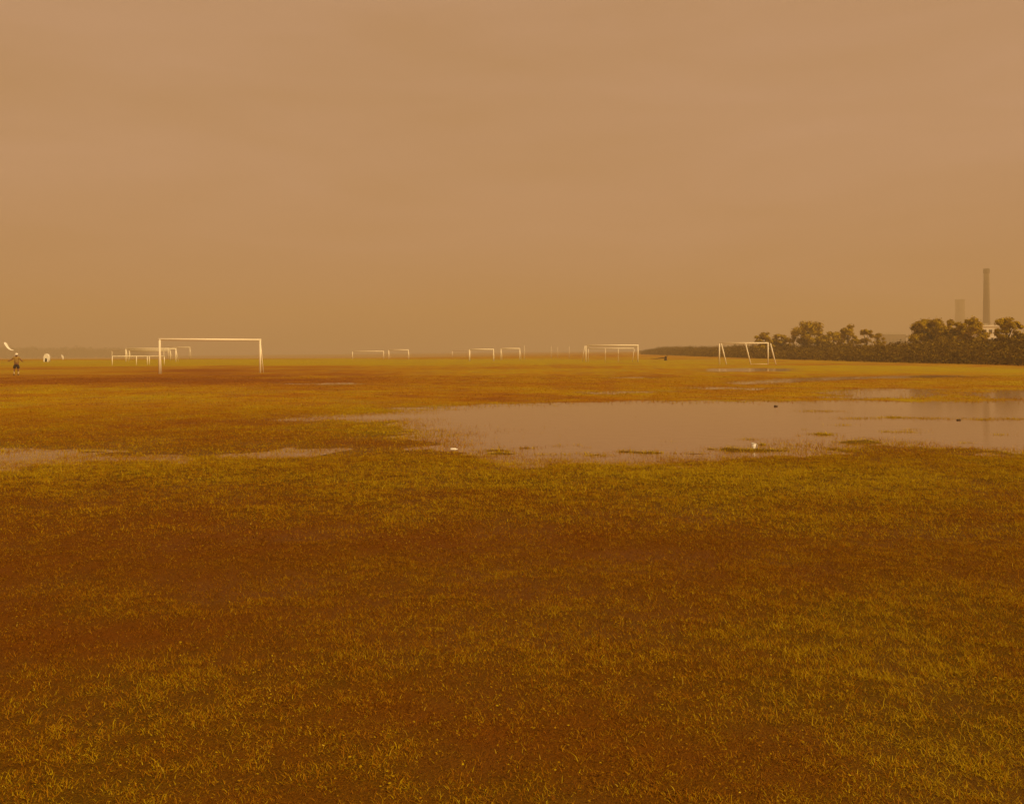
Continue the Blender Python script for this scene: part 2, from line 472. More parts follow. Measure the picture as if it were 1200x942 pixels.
# ------------------------------------------------------------------ grass
def grass():
    cos, fcs, tints = [], [], []
    base = 0
    #        y0   y1  number   width  height  segments
    rings = [(2.7, 4.6, 200000, .0030, .017, 2), (4.6, 8.0, 540000, .0038, .019, 1), (8.0, 14.5, 540000, .0062, .026, 1),
             (14.5, 26, 300000, .011, .033, 1), (26, 60, 180000, .024, .040, 1)]
    for (y0, y1, n, wd, ht, seg) in rings:
        n3 = int(n*1.9)
        y = np.sqrt(rng.uniform(y0*y0, y1*y1, n3)); x = rng.uniform(-1, 1, n3)*(.60*y+.9)
        g = veg(x, y); z = ground_z(x, y)
        clump = fbm(x*12, y*12, 61, 2); clump2 = fbm(x*2.3, y*2.3, 62, 3)
        depth = np.maximum(0, WATER_Z-z)
        p = (.72+.28*sstep(.15, .75, g))*(.30+.70*sstep(.36, .60, clump))*(.7+.3*sstep(.3, .65, clump2))*sstep(.055, .006, depth)
        keep = np.nonzero(rng.random(n3) < p*1.05)[0][:n]
        x, y, z, g, depth, clump = x[keep], y[keep], z[keep], g[keep], depth[keep], clump[keep]
        n = len(x)
        th = rng.uniform(0, 2*np.pi, n); lean = rng.uniform(.35, 1.42, n)
        h = ht*rng.lognormal(0, .38, n)*(.65+.6*g) + depth*1.2
        ph = rng.uniform(0, 2*np.pi, n)
        w = wd*rng.uniform(.6, 1.4, n)
        side = np.stack([np.cos(ph), np.sin(ph), np.zeros(n)], 1)*(w/2)[:, None]
        b0 = np.stack([x, y, z-.003], 1)
        dirn = np.stack([np.cos(th)*np.sin(lean), np.sin(th)*np.sin(lean), np.cos(lean)], 1)
        tint = np.clip((.06 if y0 > 14 else .0)+.76*g+(clump-.5)*.32-(.07 if y1 < 9 else 0)+rng.normal(0, .16 if y0 > 14 else .25, n), 0, .93)
        straw = rng.random(n) < .012
        tint[straw] = rng.uniform(.93, 1, straw.sum())
        if seg == 1:
            v = np.stack([b0-side, b0+side, b0+dirn*h[:, None]], 1).reshape(-1, 3)
            cos.append(v); tints.append(np.repeat(tint, 3))
            fcs.append(np.arange(n*3)+base); base += n*3
        else:
            lean2 = lean+rng.uniform(.1, .8, n)
            d2 = np.stack([np.cos(th)*np.sin(lean2), np.sin(th)*np.sin(lean2), np.cos(lean2)], 1)
            m = b0+dirn*(h*.55)[:, None]
            tp = m+d2*(h*.55)[:, None]
            v = np.stack([b0-side, b0+side, m-side*.75, m+side*.75, tp], 1).reshape(-1, 3)
            cos.append(v); tints.append(np.repeat(tint, 5))
            k = (np.arange(n)*5+base)[:, None]
            fcs.append((k+np.array([0, 1, 3, 0, 3, 2, 2, 3, 4])[None, :]).ravel()); base += n*5
    # small broad leaves of clover and plantain, and fallen straw bits, among the blades
    n = 45000
    y = np.sqrt(rng.uniform(1.6**2, 13**2, n)); x = rng.uniform(-1, 1, n)*(.64*y+1.2)
    patch = fbm(x*1.3, y*1.3, 77, 3)
    k = np.nonzero((rng.random(n) < sstep(.46, .66, patch)*.9+.05) & (ground_z(x, y) > WATER_Z))[0]
    x, y = x[k], y[k]; n = len(x); z = ground_z(x, y)+rng.uniform(.006, .03, n)
    s = rng.uniform(.003, .008, n); a = rng.uniform(0, 2*np.pi, n); tl = rng.uniform(-.4, .4, (n, 2))
    quad = np.array([(-1, 0), (0, -.62), (1, 0), (0, .62)])
    ca, sa = np.cos(a)[:, None], np.sin(a)[:, None]
    qx = (quad[:, 0]*ca-quad[:, 1]*sa)*s[:, None]; qy = (quad[:, 0]*sa+quad[:, 1]*ca)*s[:, None]
    qz = qx*tl[:, :1]+qy*tl[:, 1:]
    v = np.stack([x[:, None]+qx, y[:, None]+qy, z[:, None]+qz], -1).reshape(-1, 3)
    tint = np.clip(rng.normal(.62, .14, n), .3, .9); dry = rng.random(n) < .03; tint[dry] = rng.uniform(.9, 1, dry.sum())
    cos.append(v); tints.append(np.repeat(tint, 4))
    kk = (np.arange(n)*4+base)[:, None]
    fcs.append((kk+np.array([0, 1, 2, 0, 2, 3])[None, :]).ravel())
    o = mesh_np('grass', np.concatenate(cos), np.concatenate(fcs), 3, M['blades'], {'tint': np.concatenate(tints)})
    tag(o, 'short thin olive and straw coloured grass over the field', 'grass', kind='stuff')
grass()

# ------------------------------------------------------------------ goals
def place(px, py):
    """field position whose foot shows at this spot"""
    Y = CAM_H*F_PX/(py-HY)
    for _ in range(30):
        X = (px-HX)*Y/F_PX
        z = gz(X, Y)
        Y = .5*Y+.5*(CAM_H-z)*F_PX/(py-HY)
    X = (px-HX)*Y/F_PX
    return X, Y, gz(X, Y)

GOALS = 'football goals standing on the field'
def goal(a, b, height, label, r=.055, stays=None, extra=None, material='white', name='football_goal', group=GOALS):
    """a, b: feet of the two posts on the ground; stays: (dx, dy) of the rear feet"""
    A, B = Vector(a), Vector(b)
    mid = (A+B)/2; root = empty(name, mid)
    tag(root, label, 'goal', group)
    m = M[material]
    A, B = A-mid, B-mid
    zt = height+max(A.z, B.z)
    ends = [A, B]
    for P in ends:
        obj('post', tube(bmesh.new(), [(P.x, P.y, P.z-.12), (P.x, P.y, zt)], r, 12), m, root)
    d = (B-A).normalized()
    obj('crossbar', tube(bmesh.new(), [(A.x-d.x*r, A.y-d.y*r, zt+r*.35), (B.x+d.x*r, B.y+d.y*r, zt+r*.35)], r*1.02, 12), m, root)
    if stays:
        sr = stays[-1]
        for P, (dx, dy) in zip(ends, stays[:2] if hasattr(stays[0], '__len__') else [stays[:2]]*2):
            obj('back_stay', tube(bmesh.new(), [(P.x, P.y+.05, zt-.05), (P.x+dx*.55, P.y+dy*.5, zt*.5), (P.x+dx, P.y+dy, P.z-.05)], sr, 8), m, root)
    if extra: extra(root, A, B, zt, m, r)
    return root

# the near full-size goal beyond the field edge of the wide pool
ax, ay, az = place(187, 438.2); bx_, by_, bz_ = place(304.8, 436.8)
goal((ax, ay, az), (bx_, by_, bz_), 2.36, 'large full-size white goal with thick posts standing alone in front of the distant goals', .075, ((.02, .3), (.16, .28), .035))
# leaning-frame goal by the scrub
fx, fy, fz = place(843, 427); gx2, gy2, gz2 = place(900, 427)
def f_extra(root, A, B, zt, m, r):
    off = Vector((.62, -.35, 0))
    for t in (.035, .535, 1.045):
        P = A.lerp(B, t)
        obj('sloping_stay', tube(bmesh.new(), [(P.x+.02, P.y-.03, zt-.02), (P.x+.62*.9, P.y-.35, -.05)], .075, 10), m, root)
    P, Q = A.lerp(B, .535)+off*.9, B+off*.1
    obj('ground_bar', tube(bmesh.new(), [(P.x, P.y, .05), (Q.x, Q.y, .05)], .024, 8), m, root)
goal((fx, fy, fz), (gx2, gy2, gz2), 2.46, 'white goal with three sloping stays reflected in shallow water beside the scrub', .078, None, f_extra)
# box-framed goal
ex, ey, ez = place(686.5, 424); e2x, e2y, e2z = place(747.5, 424)
def e_extra(root, A, B, zt, m, r):
    zb = zt-.42; back = Vector((.25, 1.7, 0))
    P, Q = A+Vector((.45, 1.2, 0)), B+Vector((-.35, 1.2, 0))
    obj('rear_bar', tube(bmesh.new(), [(P.x, P.y, zb), (Q.x, Q.y, zb)], .06, 10), m, root)
    for t in (0.0, .37, .65, 1.0):
        R = P.lerp(Q, t)
        foot = R.copy()
        if t == 1.0: foot.x -= .3
        obj('rear_upright', tube(bmesh.new(), [(R.x, R.y, zb), (foot.x, foot.y, -.08)], .04, 10), m, root)
    for S, Rr in ((A, P), (B, Q)):
        obj('top_stay', tube(bmesh.new(), [(S.x, S.y, zt), (Rr.x, Rr.y, zb)], .035, 8), m, root)
    obj('side_stay', tube(bmesh.new(), [(A.x-.15, A.y, zt-.05), (A.x-.52, A.y+.3, -.08)], .045, 10), m, root)
goal((ex, ey, ez), (e2x, e2y, e2z), 2.36, 'white box-framed goal with a lower rear bar and rear uprights', .085, None, e_extra)
# the cluster of goals behind the large one
def pair(p, q, y, yr=None):
    a = place(p, y); b = place(q, yr or y); return a, b
a, b = pair(147.5, 206, 424.0)
goal(a, b, 1.86, 'white goal just behind the large one, overlapped by its thick post', .085, (.2, .5, .04))
a, b = pair(151.5, 199.5, 422.2)
goal(a, b, 1.60, 'faded goal frame with a broad bar seen through the goal behind the large one', .085, (.2, .5, .04), material='white_old')
a, b = pair(131.3, 192, 421.6)
goal(a, b, 1.56, 'thin far goal frame whose left end sticks out past the cluster', .05, None, material='white_old')
a, b = pair(197, 222.5, 420.9)
goal(a, b, 2.3, 'narrow pale far goal seen inside the left end of the large goal', .07, (.2, .5, .04), material='white_old')
# low railing
a, b = pair(131.5, 192.5, 428.2, 427.2)
def rail(a, b):
    A, B = Vector(a), Vector(b); root = empty('low_railing', A)
    tag(root, 'knee-high white pipe railing in front of the clustered goals', 'railing')
    d = B-A
    zt = .98
    obj('rail', tube(bmesh.new(), [(-.05, 0, zt), (d.x+.05, d.y, d.z+zt)], .045, 10), M['white'], root)
    for t in (0, .45, .66, .70, 1):
        P = d*t
        obj('post', tube(bmesh.new(), [(P.x, P.y, P.z-.1), (P.x, P.y, P.z+zt)], .045, 10), M['white'], root)
rail(a, b)
# far goals in the haze
FAR = 'hazy far goals'
for (p, q, y, h, lab, st) in (
    (413, 449.5, 420.6, 1.50, 'faint wide far goal with thin bar, behind the short far goal', None),
    (455.5, 478.5, 421.0, 1.75, 'short far goal standing beside the faint wide one', (.2, .5, .04)),
    (530, 551, 418.9, 1.85, 'dim far goal partly behind a nearer small goal', None),
    (550, 578.3, 423.2, 1.78, 'small white goal beside a half-hidden dim goal', (.12, .5, .04)),
    (587, 609, 421.8, 1.95, 'small far goal next to a lone thin pole', (.3, .6, .04)),
    (24, 37, 418.6, 2.1, 'very faint far goal between the kite and the white tent', None)):
    a, b = pair(p, q, y)
    goal(a, b, h, lab, .075, st, material='white', group=GOALS)

def pole(px, y, h, r, label, lean=0.0):
    a = place(px, y); root = empty('marker_pole', a)
    tag(root, label, 'pole', 'thin poles on the field')
    obj('pole_shaft', tube(bmesh.new(), [(0, 0, -.1), (lean*.5, 0, h*.5), (lean, 0, h)], [r, r*.9, r*.75], 8), M['white_old'], root)
    obj('pole_cap', tube(bmesh.new(), [(lean, 0, h), (lean, 0, h+.03)], [r*1.3, r*1.1], 8), M['white'], root)
pole(614.5, 421.4, 2.5, .05, 'lone thin white pole beside the small far goals')
pole(646, 420.0, 2.6, .05, 'pale pole, one of a close pair in the haze')
pole(653.5, 419.6, 2.4, .045, 'fainter pole of the close pair in the haze')
pole(667, 420.0, 2.6, .05, 'thin pole between the close pair and the box-framed goal')
pole(115.5, 420.2, .55, .05, 'tiny white stake between the tent and the railing')

# ------------------------------------------------------------------ trees
def leaf_cloud(blobs, n, size, seed, hollow=.35):
    """leaf quads scattered in and on a set of lobes (cx,cy,cz,rx,ry,rz), denser towards the skin of each lobe"""
    r = np.random.default_rng(seed)
    B = np.array(blobs); wts = (B[:, 3]*B[:, 4]*B[:, 5])**.67; wts = wts/wts.sum()
    i = r.choice(len(B), n, p=wts)
    d = r.normal(size=(n, 3)); d /= np.linalg.norm(d, axis=1)[:, None]
    rad = r.uniform(hollow**3, 1, n)**(1/3)*r.uniform(.8, 1.25, n)*(1+.35*(r.random(n) < .08))
    p = B[i, :3]+d*rad[:, None]*B[i, 3:6]
    keep = fbm(p[:, 0]*.9+p[:, 2]*.7, p[:, 1]*.9-p[:, 2]*.6, seed, 2) > .30
    p, d = p[keep], d[keep]; n = len(p)
    nrm = d*1.0+r.normal(size=(n, 3))*.45+np.array([0, 0, .35]); nrm /= np.linalg.norm(nrm, axis=1)[:, None]
    u = np.cross(nrm, r.normal(size=(n, 3))); u /= np.linalg.norm(u, axis=1)[:, None]
    v = np.cross(nrm, u)
    s = size*r.uniform(.6, 1.4, n)[:, None]
    q = np.stack([p-u*s, p-v*s*.55+nrm*s*.15, p+u*s, p+v*s*.55+nrm*s*.15], 1).reshape(-1, 3)
    t = np.clip(.5+r.normal(0, .2, n)+(fbm(p[:, 0]*1.4, p[:, 1]*1.4+p[:, 2]*1.7, seed+3, 2)-.5)*.7, 0, 1)
    return q, np.arange(n*4), np.repeat(t, 4)

def tree(px, Y, x_w, top, base_vis, seed, label, lobes=9, leaf=.16, n=5200, flat=.75, name='tree'):
    """px: photo column, Y: distance, x_w: crown width in photo columns, top: photo row of its tip, base_vis: row where the crown ends"""
    r = random.Random(seed)
    X = (px-HX)*Y/F_PX
    k = Y/F_PX
    H = CAM_H+(HY-top)*k
    lo = CAM_H+(HY-base_vis)*k
    Wd = x_w*k
    z0 = gz(X, Y)
    root = empty(name, (X, Y, z0)); tag(root, label, 'tree', 'trees standing behind the scrub')
    rz = (H-lo)/2
    blobs = []
    hgt = H-lo
    for i in range(lobes*5):                       # lobes fill a broad uneven dome
        a = r.uniform(0, 2*math.pi); q = r.random()**.4
        v = r.uniform(0, .95)
        s = r.uniform(.065, .135)*Wd
        e = max(0, Wd/2*math.sqrt(1-v**3)*r.uniform(.8, 1.15)-s*.5)
        z = min(lo+v*hgt, H-s*flat)
        blobs.append((math.cos(a)*q*e, math.sin(a)*q*e, z, s, s, s*flat*r.uniform(.8, 1.15)))
    # trunk and limbs
    th = lo+rz*.9
    bm = bmesh.new()
    rad = max(.09, H*.028)
    tube(bm, [(0, 0, -.3), (.05*r.uniform(-1, 1), 0, th*.35), (r.uniform(-.15, .15), r.uniform(-.1, .1), th*.75), (r.uniform(-.2, .2), 0, th)], [rad*1.35, rad, rad*.85, rad*.6], 9)
    obj('trunk', bm, M['bark'], root)
    for b in blobs[::6]:
        bm = bmesh.new()
        s = th*r.uniform(.55, .95)
        tube(bm, [(0, 0, s), (b[0]*.45, b[1]*.45, s+(b[2]-s)*.6), (b[0]*.95, b[1]*.95, b[2])], [rad*.5, rad*.32, rad*.12], 6)
        obj('limb', bm, M['bark'], root)
    q, f, t = leaf_cloud(blobs, int(n*1.5), leaf, seed)
    cr = mesh_np('crown', q, f, 4, M['leaf'], {'tint': t})
    cr.parent = root
    return root

tree(896, 205, 25, 389.0, 412, 1, 'small round tree at the far end of the scrub behind the leaning goal')
tree(915, 210, 25, 391.5, 413, 2, 'low dark tree between the small round tree and the broad one', 8)
tree(948, 192, 49, 376.8, 411, 3, 'broad tall domed tree rising behind the scrub near the leaning goal', 12, .18, 8500)
tree(975, 185, 34, 388.5, 412, 4, 'low spreading tree at the shoulder of the broad domed tree', 9)
tree(994, 178, 25, 379.5, 409, 5, 'flat-topped tree next to the broad domed tree', 8, .15, 4200)
tree(1015, 172, 20, 385.0, 409, 6, 'little thin tree with a bare stem beside the flat-topped tree', 7, .14, 3200)
tree(1031, 176, 18, 390.5, 410, 7, 'smallest shrubby tree at the end of the row before the gap', 6, .14, 2600)
tree(1089, 142, 49, 373.6, 409, 8, 'wide rounded tree opening the clump in front of the hazy tower', 12, .15, 8000)
tree(1113, 138, 31, 374.5, 409, 9, 'dark middle tree of the clump, its forked trunk showing', 9, .15, 5200)
tree(1138, 136, 40, 372.0, 409, 10, 'yellowish tree ending the clump beside the white building', 11, .15, 7000)
tree(1181, 120, 38, 371.5, 409, 11, 'tree with feathery top standing right of the white building under the chimney', 11, .14, 6500)
tree(1213, 116, 34, 376, 409, 12, 'last tree cut by the picture edge past the feathery one', 9, .14, 5000)

# ------------------------------------------------------------------ scrub along the field's side
def scrub():
    r = np.random.default_rng(31)
    blobs = []
    Y = 82.0
    while Y < 430:
        # the line of the bank: its foot shows from row 428 at the right edge to row 416 far off
        Xf = np.interp(Y, [82, 103, 135, 195, 300, 430], [52.5, 55.5, 50.5, 50.5, 54, 58])
        step = np.interp(Y, [82, 430], [.8, 3.0])
        for row in range(8):
            top = np.interp(Y, [82, 103, 140, 200, 300, 430], [3.1, 3.1, 2.8, 2.6, 2.6, 2.8])*r.uniform(.75, 1.1)*(.60, .78, .88, .95, 1.02, 1.1, 1.2, 1.26)[row]*(1-.25*math.exp(-((Y-153)/10)**2))
            rad = r.uniform(.55, 1.0)*np.interp(Y, [82, 430], [.85, 1.6])
            x = Xf+.4+row*1.5+r.uniform(-.5, .5)
            z = max(.2, top-rad*.8)
            blobs.append((x, Y+r.uniform(-.5, .5)*step, z, rad, rad, rad*.8))
            if z > 1.0: blobs.append((x-.15, Y+r.uniform(-.5, .5)*step, z*.45, rad*.95, rad, z*.55))
        Y += step
    q, f, t = leaf_cloud(blobs, 190000, .16, 5, .45)
    # far leaves are larger so that the line stays closed
    o = mesh_np('scrub', q, f, 4, M['leaf_dark'], {'tint': t})
    tag(o, 'dense dark scrub along the side of the field', 'scrub', kind='stuff')
scrub()

# far belt of woods in the haze
def woods():
    r = np.random.default_rng(55)
    blobs = []
    for i in range(190):
        u = r.uniform(-.68, -.39)
        Y = r.uniform(1600, 1850)
        X = u*Y
        h = r.uniform(5, 10)*(1 if u < -.2 else .75)+2.2*math.sin(u*31)+1.5*math.sin(u*73)
        base = float(sag(np.array([X]), np.array([Y]))[0])
        vis = CAM_H+np.interp(u, [-.55, -.4, -.15, .1, .3], [4.2, 2.6, -1, -1, 1.2])*Y/F_PX
        s = r.uniform(7, 13)
        topz = vis*r.uniform(.6, 1.15)
        blobs.append((X, Y, topz-s*.7, s*1.3, s, s*.8))
        blobs.append((X, Y, (base+topz)/2, s*1.2, s, max(2, (topz-base)/2)))
    q, f, t = leaf_cloud(blobs, 18000, 2.0, 9, .5)
    o = mesh_np('distant_woods', q, f, 4, M['leaf_far'], {'tint': t})
    tag(o, 'low belt of woods almost lost in the haze', 'woods', kind='stuff')
woods()

# ------------------------------------------------------------------ works beyond the trees
def lathe(bm, prof, seg=28, cap=True):
    rings = [[bm.verts.new((math.cos(2*math.pi*k/seg)*r, math.sin(2*math.pi*k/seg)*r, z)) for k in range(seg)] for r, z in prof]
    for a, b in zip(rings[:-1], rings[1:]):
        for k in range(seg): bm.faces.new((a[k], a[(k+1) % seg], b[(k+1) % seg], b[k]))
    if cap: bm.faces.new(rings[0][::-1]); bm.faces.new(rings[-1])
    return bm

Yc = 830; k = Yc/F_PX
Xc = (1156-HX)*k
ch = empty('chimney', (Xc, Yc, 0)); tag(ch, 'tall slender concrete factory chimney in the haze behind the white building', 'chimney')
Hc = CAM_H+(HY-315)*k
obj('plinth', box(bmesh.new(), -3.4, 3.4, -3.4, 3.4, -.5, 6, .1), M['concrete'], ch, False)
obj('shaft', lathe(bmesh.new(), [(3.3, 5.9), (2.95, Hc*.4), (2.5, Hc*.75), (2.3, Hc-4.1)]), M['concrete'], ch)
obj('rim', lathe(bmesh.new(), [(2.31, Hc-4.1), (2.6, Hc-3.6), (2.62, Hc-.5), (2.5, Hc-.3), (2.5, Hc), (1.9, Hc)]), M['concrete_dark'], ch)
for z in (Hc*.35, Hc*.6, Hc*.82):
    rr = 3.4-1.0*(z/Hc)
    obj('platform', lathe(bmesh.new(), [(rr-.3, z), (rr+.35, z), (rr+.35, z+.25), (rr-.3, z+.25)], 20), M['concrete_dark'], ch)
bm = bmesh.new(); tube(bm, [(-.3, -3.5, 6), (-.3, -2.5, Hc-4)], .1, 6); tube(bm, [(.3, -3.5, 6), (.3, -2.5, Hc-4)], .1, 6)
obj('ladder', bm, M['concrete_dark'], ch)

Yt = 1480; k = Yt/F_PX
Xt = (1125-HX)*k; Ht = CAM_H+(HY-351)*k
tw = empty('cooling_tower', (Xt, Yt, 0)); tag(tw, 'squat cooling tower almost lost in the haze beside the chimney', 'tower')
obj('shell', lathe(bmesh.new(), [(11, -.5), (9.4, Ht*.3), (7.6, Ht*.62), (6.8, Ht*.8), (7.2, Ht)], 32, False), M['concrete'], tw)
obj('rim', lathe(bmesh.new(), [(7.15, Ht-.8), (7.5, Ht-.7), (7.5, Ht), (6.8, Ht), (6.8, Ht-.6)], 32, False), M['concrete_dark'], tw)

def building(px0, px1, top, Y, depth, label, floors, wins, name='building', group=None, wall='plaster', gable=False):
    k = Y/F_PX; x0, x1 = (px0-HX)*k, (px1-HX)*k; H = CAM_H+(HY-top)*k
    w = x1-x0
    root = empty(name, ((x0+x1)/2, Y, 0)); tag(root, label, 'building', group)
    obj('wall', box(bmesh.new(), -w/2, w/2, 0, depth, -.5, H-.5), M[wall], root, False)
    if gable:
        bm = bmesh.new()
        vs = [bm.verts.new(p) for p in ((-w/2-.5, -.5, H-.5), (w/2+.5, -.5, H-.5), (w/2+.5, depth+.5, H-.5), (-w/2-.5, depth+.5, H-.5), (-w/2-.5, depth/2, H+2.0), (w/2+.5, depth/2, H+2.0))]
        for f in ((0, 1, 5, 4), (2, 3, 4, 5), (0, 4, 3), (1, 2, 5), (3, 2, 1, 0)): bm.faces.new([vs[i] for i in f])
        rf = obj('roof', bm, M['roof'], root, False)
    else:
        rf = obj('roof', box(bmesh.new(), -w/2-.25, w/2+.25, -.25, depth+.25, H-.5, H), M['plaster'], root, False)
        obj('roof_vent', box(bmesh.new(), -w*.2, w*.05, depth*.4, depth*.6, H, H+.6), M['roof'], rf, False)
    fh = (H-.8)/floors
    for f in range(floors):
        for j in range(wins):
            cx = -w/2+(j+.5)*w/wins; ww = min(.7, w/wins*.3); z0 = f*fh+fh*.38; z1 = f*fh+fh*.8
            wi = obj('window', box(bmesh.new(), cx-ww, cx+ww, -.02, .12, z0, z1), M['glass'], root, False)
            obj('sill', box(bmesh.new(), cx-ww-.1, cx+ww+.1, -.12, .0, z0-.12, z0-.003), M['plaster'], wi, False)
    return root
building(1150.5, 1178, 381, 280, 9, 'white flat-roofed building half hidden between trees below the chimney', 3, 4, 'white_building')
building(1036, 1062, 391.5, 950, 26, 'dim low factory shed in the haze beyond the gap in the trees', 1, 6, 'factory_shed', wall='concrete', gable=True)

# ------------------------------------------------------------------ people and small things
def skin_mesh(name, verts, edges, radii, material, parent, sub=2, root=0):
    me = bpy.data.meshes.new(name); me.from_pydata(verts, edges, []); me.update()
    me.materials.append(material)
    o = bpy.data.objects.new(name, me); C.objects.link(o); o.parent = parent
    sm = o.modifiers.new('skin', 'SKIN')
    if not me.skin_vertices: me.attributes.new
    if me.skin_vertices:
        for i, r in enumerate(radii):
            rr = r if isinstance(r, tuple) else (r, r)
            me.skin_vertices[0].data[i].radius = rr
            me.skin_vertices[0].data[i].use_root = (i == root)
    sm.use_smooth_shade = True
    s = o.modifiers.new('smooth', 'SUBSURF'); s.levels = sub; s.render_levels = sub
    return o

def person(px, py, h, label, rz=0.0):
    a = place(px, py)
    root = empty('person', a, rz); root.scale = (h/1.7,)*3
    tag(root, label, 'person')
    # pelvis, chest, neck, head, arms held out, legs slightly apart
    V = [(0,0,.92),(0,0,1.12),(0,.01,1.34),(0,0,1.45),(0,-.01,1.55),(0,-.01,1.66),
         (.16,0,1.38),(.33,-.05,1.20),(.46,-.18,1.10),(.53,-.24,1.07),
         (-.16,0,1.38),(-.36,-.04,1.22),(-.54,-.10,1.12),(-.61,-.13,1.10),
         (.10,0,.84),(.13,-.03,.48),(.14,.01,.09),(.14,-.13,.04),
         (-.10,0,.84),(-.14,-.02,.48),(-.17,.01,.09),(-.17,-.13,.04)]
    E = [(0,1),(1,2),(2,3),(3,4),(4,5),(2,6),(6,7),(7,8),(8,9),(2,10),(10,11),(11,12),(12,13),(0,14),(14,15),(15,16),(16,17),(0,18),(18,19),(19,20),(20,21)]
    R = [(.15,.11),(.14,.10),(.15,.10),.055,.095,.075,.06,.047,.038,.03,.06,.047,.038,.03,.085,.062,.042,.035,.085,.062,.042,.035]
    body = skin_mesh('body', V, E, R, M['skin'], root)
    skin_mesh('shirt', [(0,0,.88),(0,0,1.12),(0,.01,1.36),(.17,0,1.39),(.28,-.03,1.26),(-.17,0,1.39),(-.30,-.03,1.28)],
              [(0,1),(1,2),(2,3),(3,4),(2,5),(5,6)], [(.18,.14),(.17,.13),(.17,.125),.085,.075,.085,.075], M['tan_cloth'], root)
    skin_mesh('shorts', [(0,0,.94),(0,0,.86),(.11,0,.78),(.14,-.03,.50),(-.11,0,.78),(-.15,-.02,.50)],
              [(0,1),(1,2),(2,3),(1,4),(4,5)], [(.17,.135),(.16,.13),.125,.115,.125,.115], M['dark_cloth'], root)
    for s in (1, -1):
        x = .14 if s > 0 else -.17
        skin_mesh('sock', [(x,.01,.08),(x,.0,.20),(x*.97,-.01,.34)], [(0,1),(1,2)], [.05,.055,.06], M['sock'], root, 1)
        skin_mesh('shoe', [(x,.05,.04),(x,-.05,.04),(x,-.17,.03)], [(0,1),(1,2)], [.05,.05,.038], M['dark_cloth'], root, 1)
    bm = bmesh.new()
    bmesh.ops.create_uvsphere(bm, u_segments=16, v_segments=10, radius=.125, matrix=Matrix.Translation((0,-.005,1.635)) @ Matrix.Diagonal((1,1.08,.95,1)))
    bmesh.ops.delete(bm, geom=[v for v in bm.verts if v.co.z < 1.60], context='VERTS')
    cap = obj('cap', bm, M['canvas'], root)
    bm = bmesh.new()
    top = [bm.verts.new((math.sin(t)*.10, -.11-math.cos(t)*.09, 1.615-.02*math.cos(t))) for t in np.linspace(-1.5, 1.5, 9)]
    inn = [bm.verts.new((math.sin(t)*.115, -.07-math.cos(t)*.045, 1.625)) for t in np.linspace(-1.5, 1.5, 9)]
    for i in range(8): bm.faces.new((top[i], top[i+1], inn[i+1], inn[i]))
    br = obj('brim', bm, M['canvas'], cap)
    br.modifiers.new('t', 'SOLIDIFY').thickness = .012
    bm = bmesh.new()
    tube(bm, [(0,-.095,1.555),(0,-.125,1.535),(0,-.10,1.52)], [.012,.018,.012], 6)
    obj('nose', bm, M['skin'], body)
    return root, a
kid, kp = person(19.3, 439.6, 1.42, 'person in white cap, ochre shirt and dark shorts standing with arms out', .25)

# kite above the person
kY = kp[1]-1.0; kk = kY/F_PX
def K(px, py, dy=0): return Vector(((px-HX)*kk, kY+dy, CAM_H+(HY-py)*kk))
kc = K(10, 406.5)
kite = empty('kite', kc); tag(kite, 'small white crescent kite flying above the person in the white cap', 'kite')
pts = [K(5.0, 401.5), K(6.6, 403.6), K(8.4, 406.6), K(10.6, 409.2), K(13.2, 410.5), K(16.0, 410.9)]
wid = [.06, .11, .09, .07, .055, .02]
bm = bmesh.new(); rows = []
for p, w in zip(pts, wid):
    row = []
    for j in range(5):
        t = j/4-.5
        row.append(bm.verts.new(p-kc+Vector((.5*w*t*.7, w*2.2*t, .06*w*(1-4*t*t)+w*t*.6))))
    rows.append(row)
for a, b in zip(rows[:-1], rows[1:]):
    for j in range(4): bm.faces.new((a[j], a[j+1], b[j+1], b[j]))
cn = obj('canopy', bm, M['canvas'], kite); cn.modifiers.new('t', 'SOLIDIFY').thickness = .03
hand = Vector((kp[0]-.45, kp[1]-.2, kp[2]+.93))
obj('kite_line', tube(bmesh.new(), [pts[2]-kc, (pts[2]-kc).lerp(hand-kc, .5)+Vector((0, 0, -.03)), hand-kc], .0025, 5), M['canvas'], kite)

# small arched tent
tx, ty, tz = place(55, 424.0)
tent = empty('tent', (tx, ty, tz), .15); tent.scale = (.82,)*3; tag(tent, 'small white arched tent standing past the person in the cap', 'tent')
bm = bmesh.new()
prof = [(-.43, 0), (-.44, .55), (-.40, .95), (-.27, 1.27), (0, 1.42), (.27, 1.27), (.40, .95), (.44, .55), (.43, 0)]
rw = [[bm.verts.new((x, y, z)) for x, z in prof] for y in (-.5, 0, .5)]
for a, b in zip(rw[:-1], rw[1:]):
    for j in range(len(prof)-1): bm.faces.new((a[j], a[j+1], b[j+1], b[j]))
sh = obj('shell', bm, M['canvas'], tent); sh.modifiers.new('t', 'SOLIDIFY').thickness = .03
bm = bmesh.new()
door = [(-.17, 0), (-.17, .45), (-.1, .60), (0, .66), (.1, .60), (.17, .45), (.17, 0)]
o_ = [bm.verts.new((x*.985, -.49, z*.985)) for x, z in prof]; d_ = [bm.verts.new((x, -.49, z)) for x, z in door]
m_ = [0, 1, 2, 3, 3, 4, 5, 6, 6]
for i in range(8):
    f = [o_[i], o_[i+1], d_[m_[i+1]]]
    if m_[i] != m_[i+1]: f.append(d_[m_[i]])
    bm.faces.new(f)
obj('front_panel', bm, M['canvas'], tent, False)
bm = bmesh.new(); bm.faces.new([bm.verts.new((x*.985, .49, z*.985)) for x, z in prof])
obj('back_panel', bm, M['canvas'], tent, False)

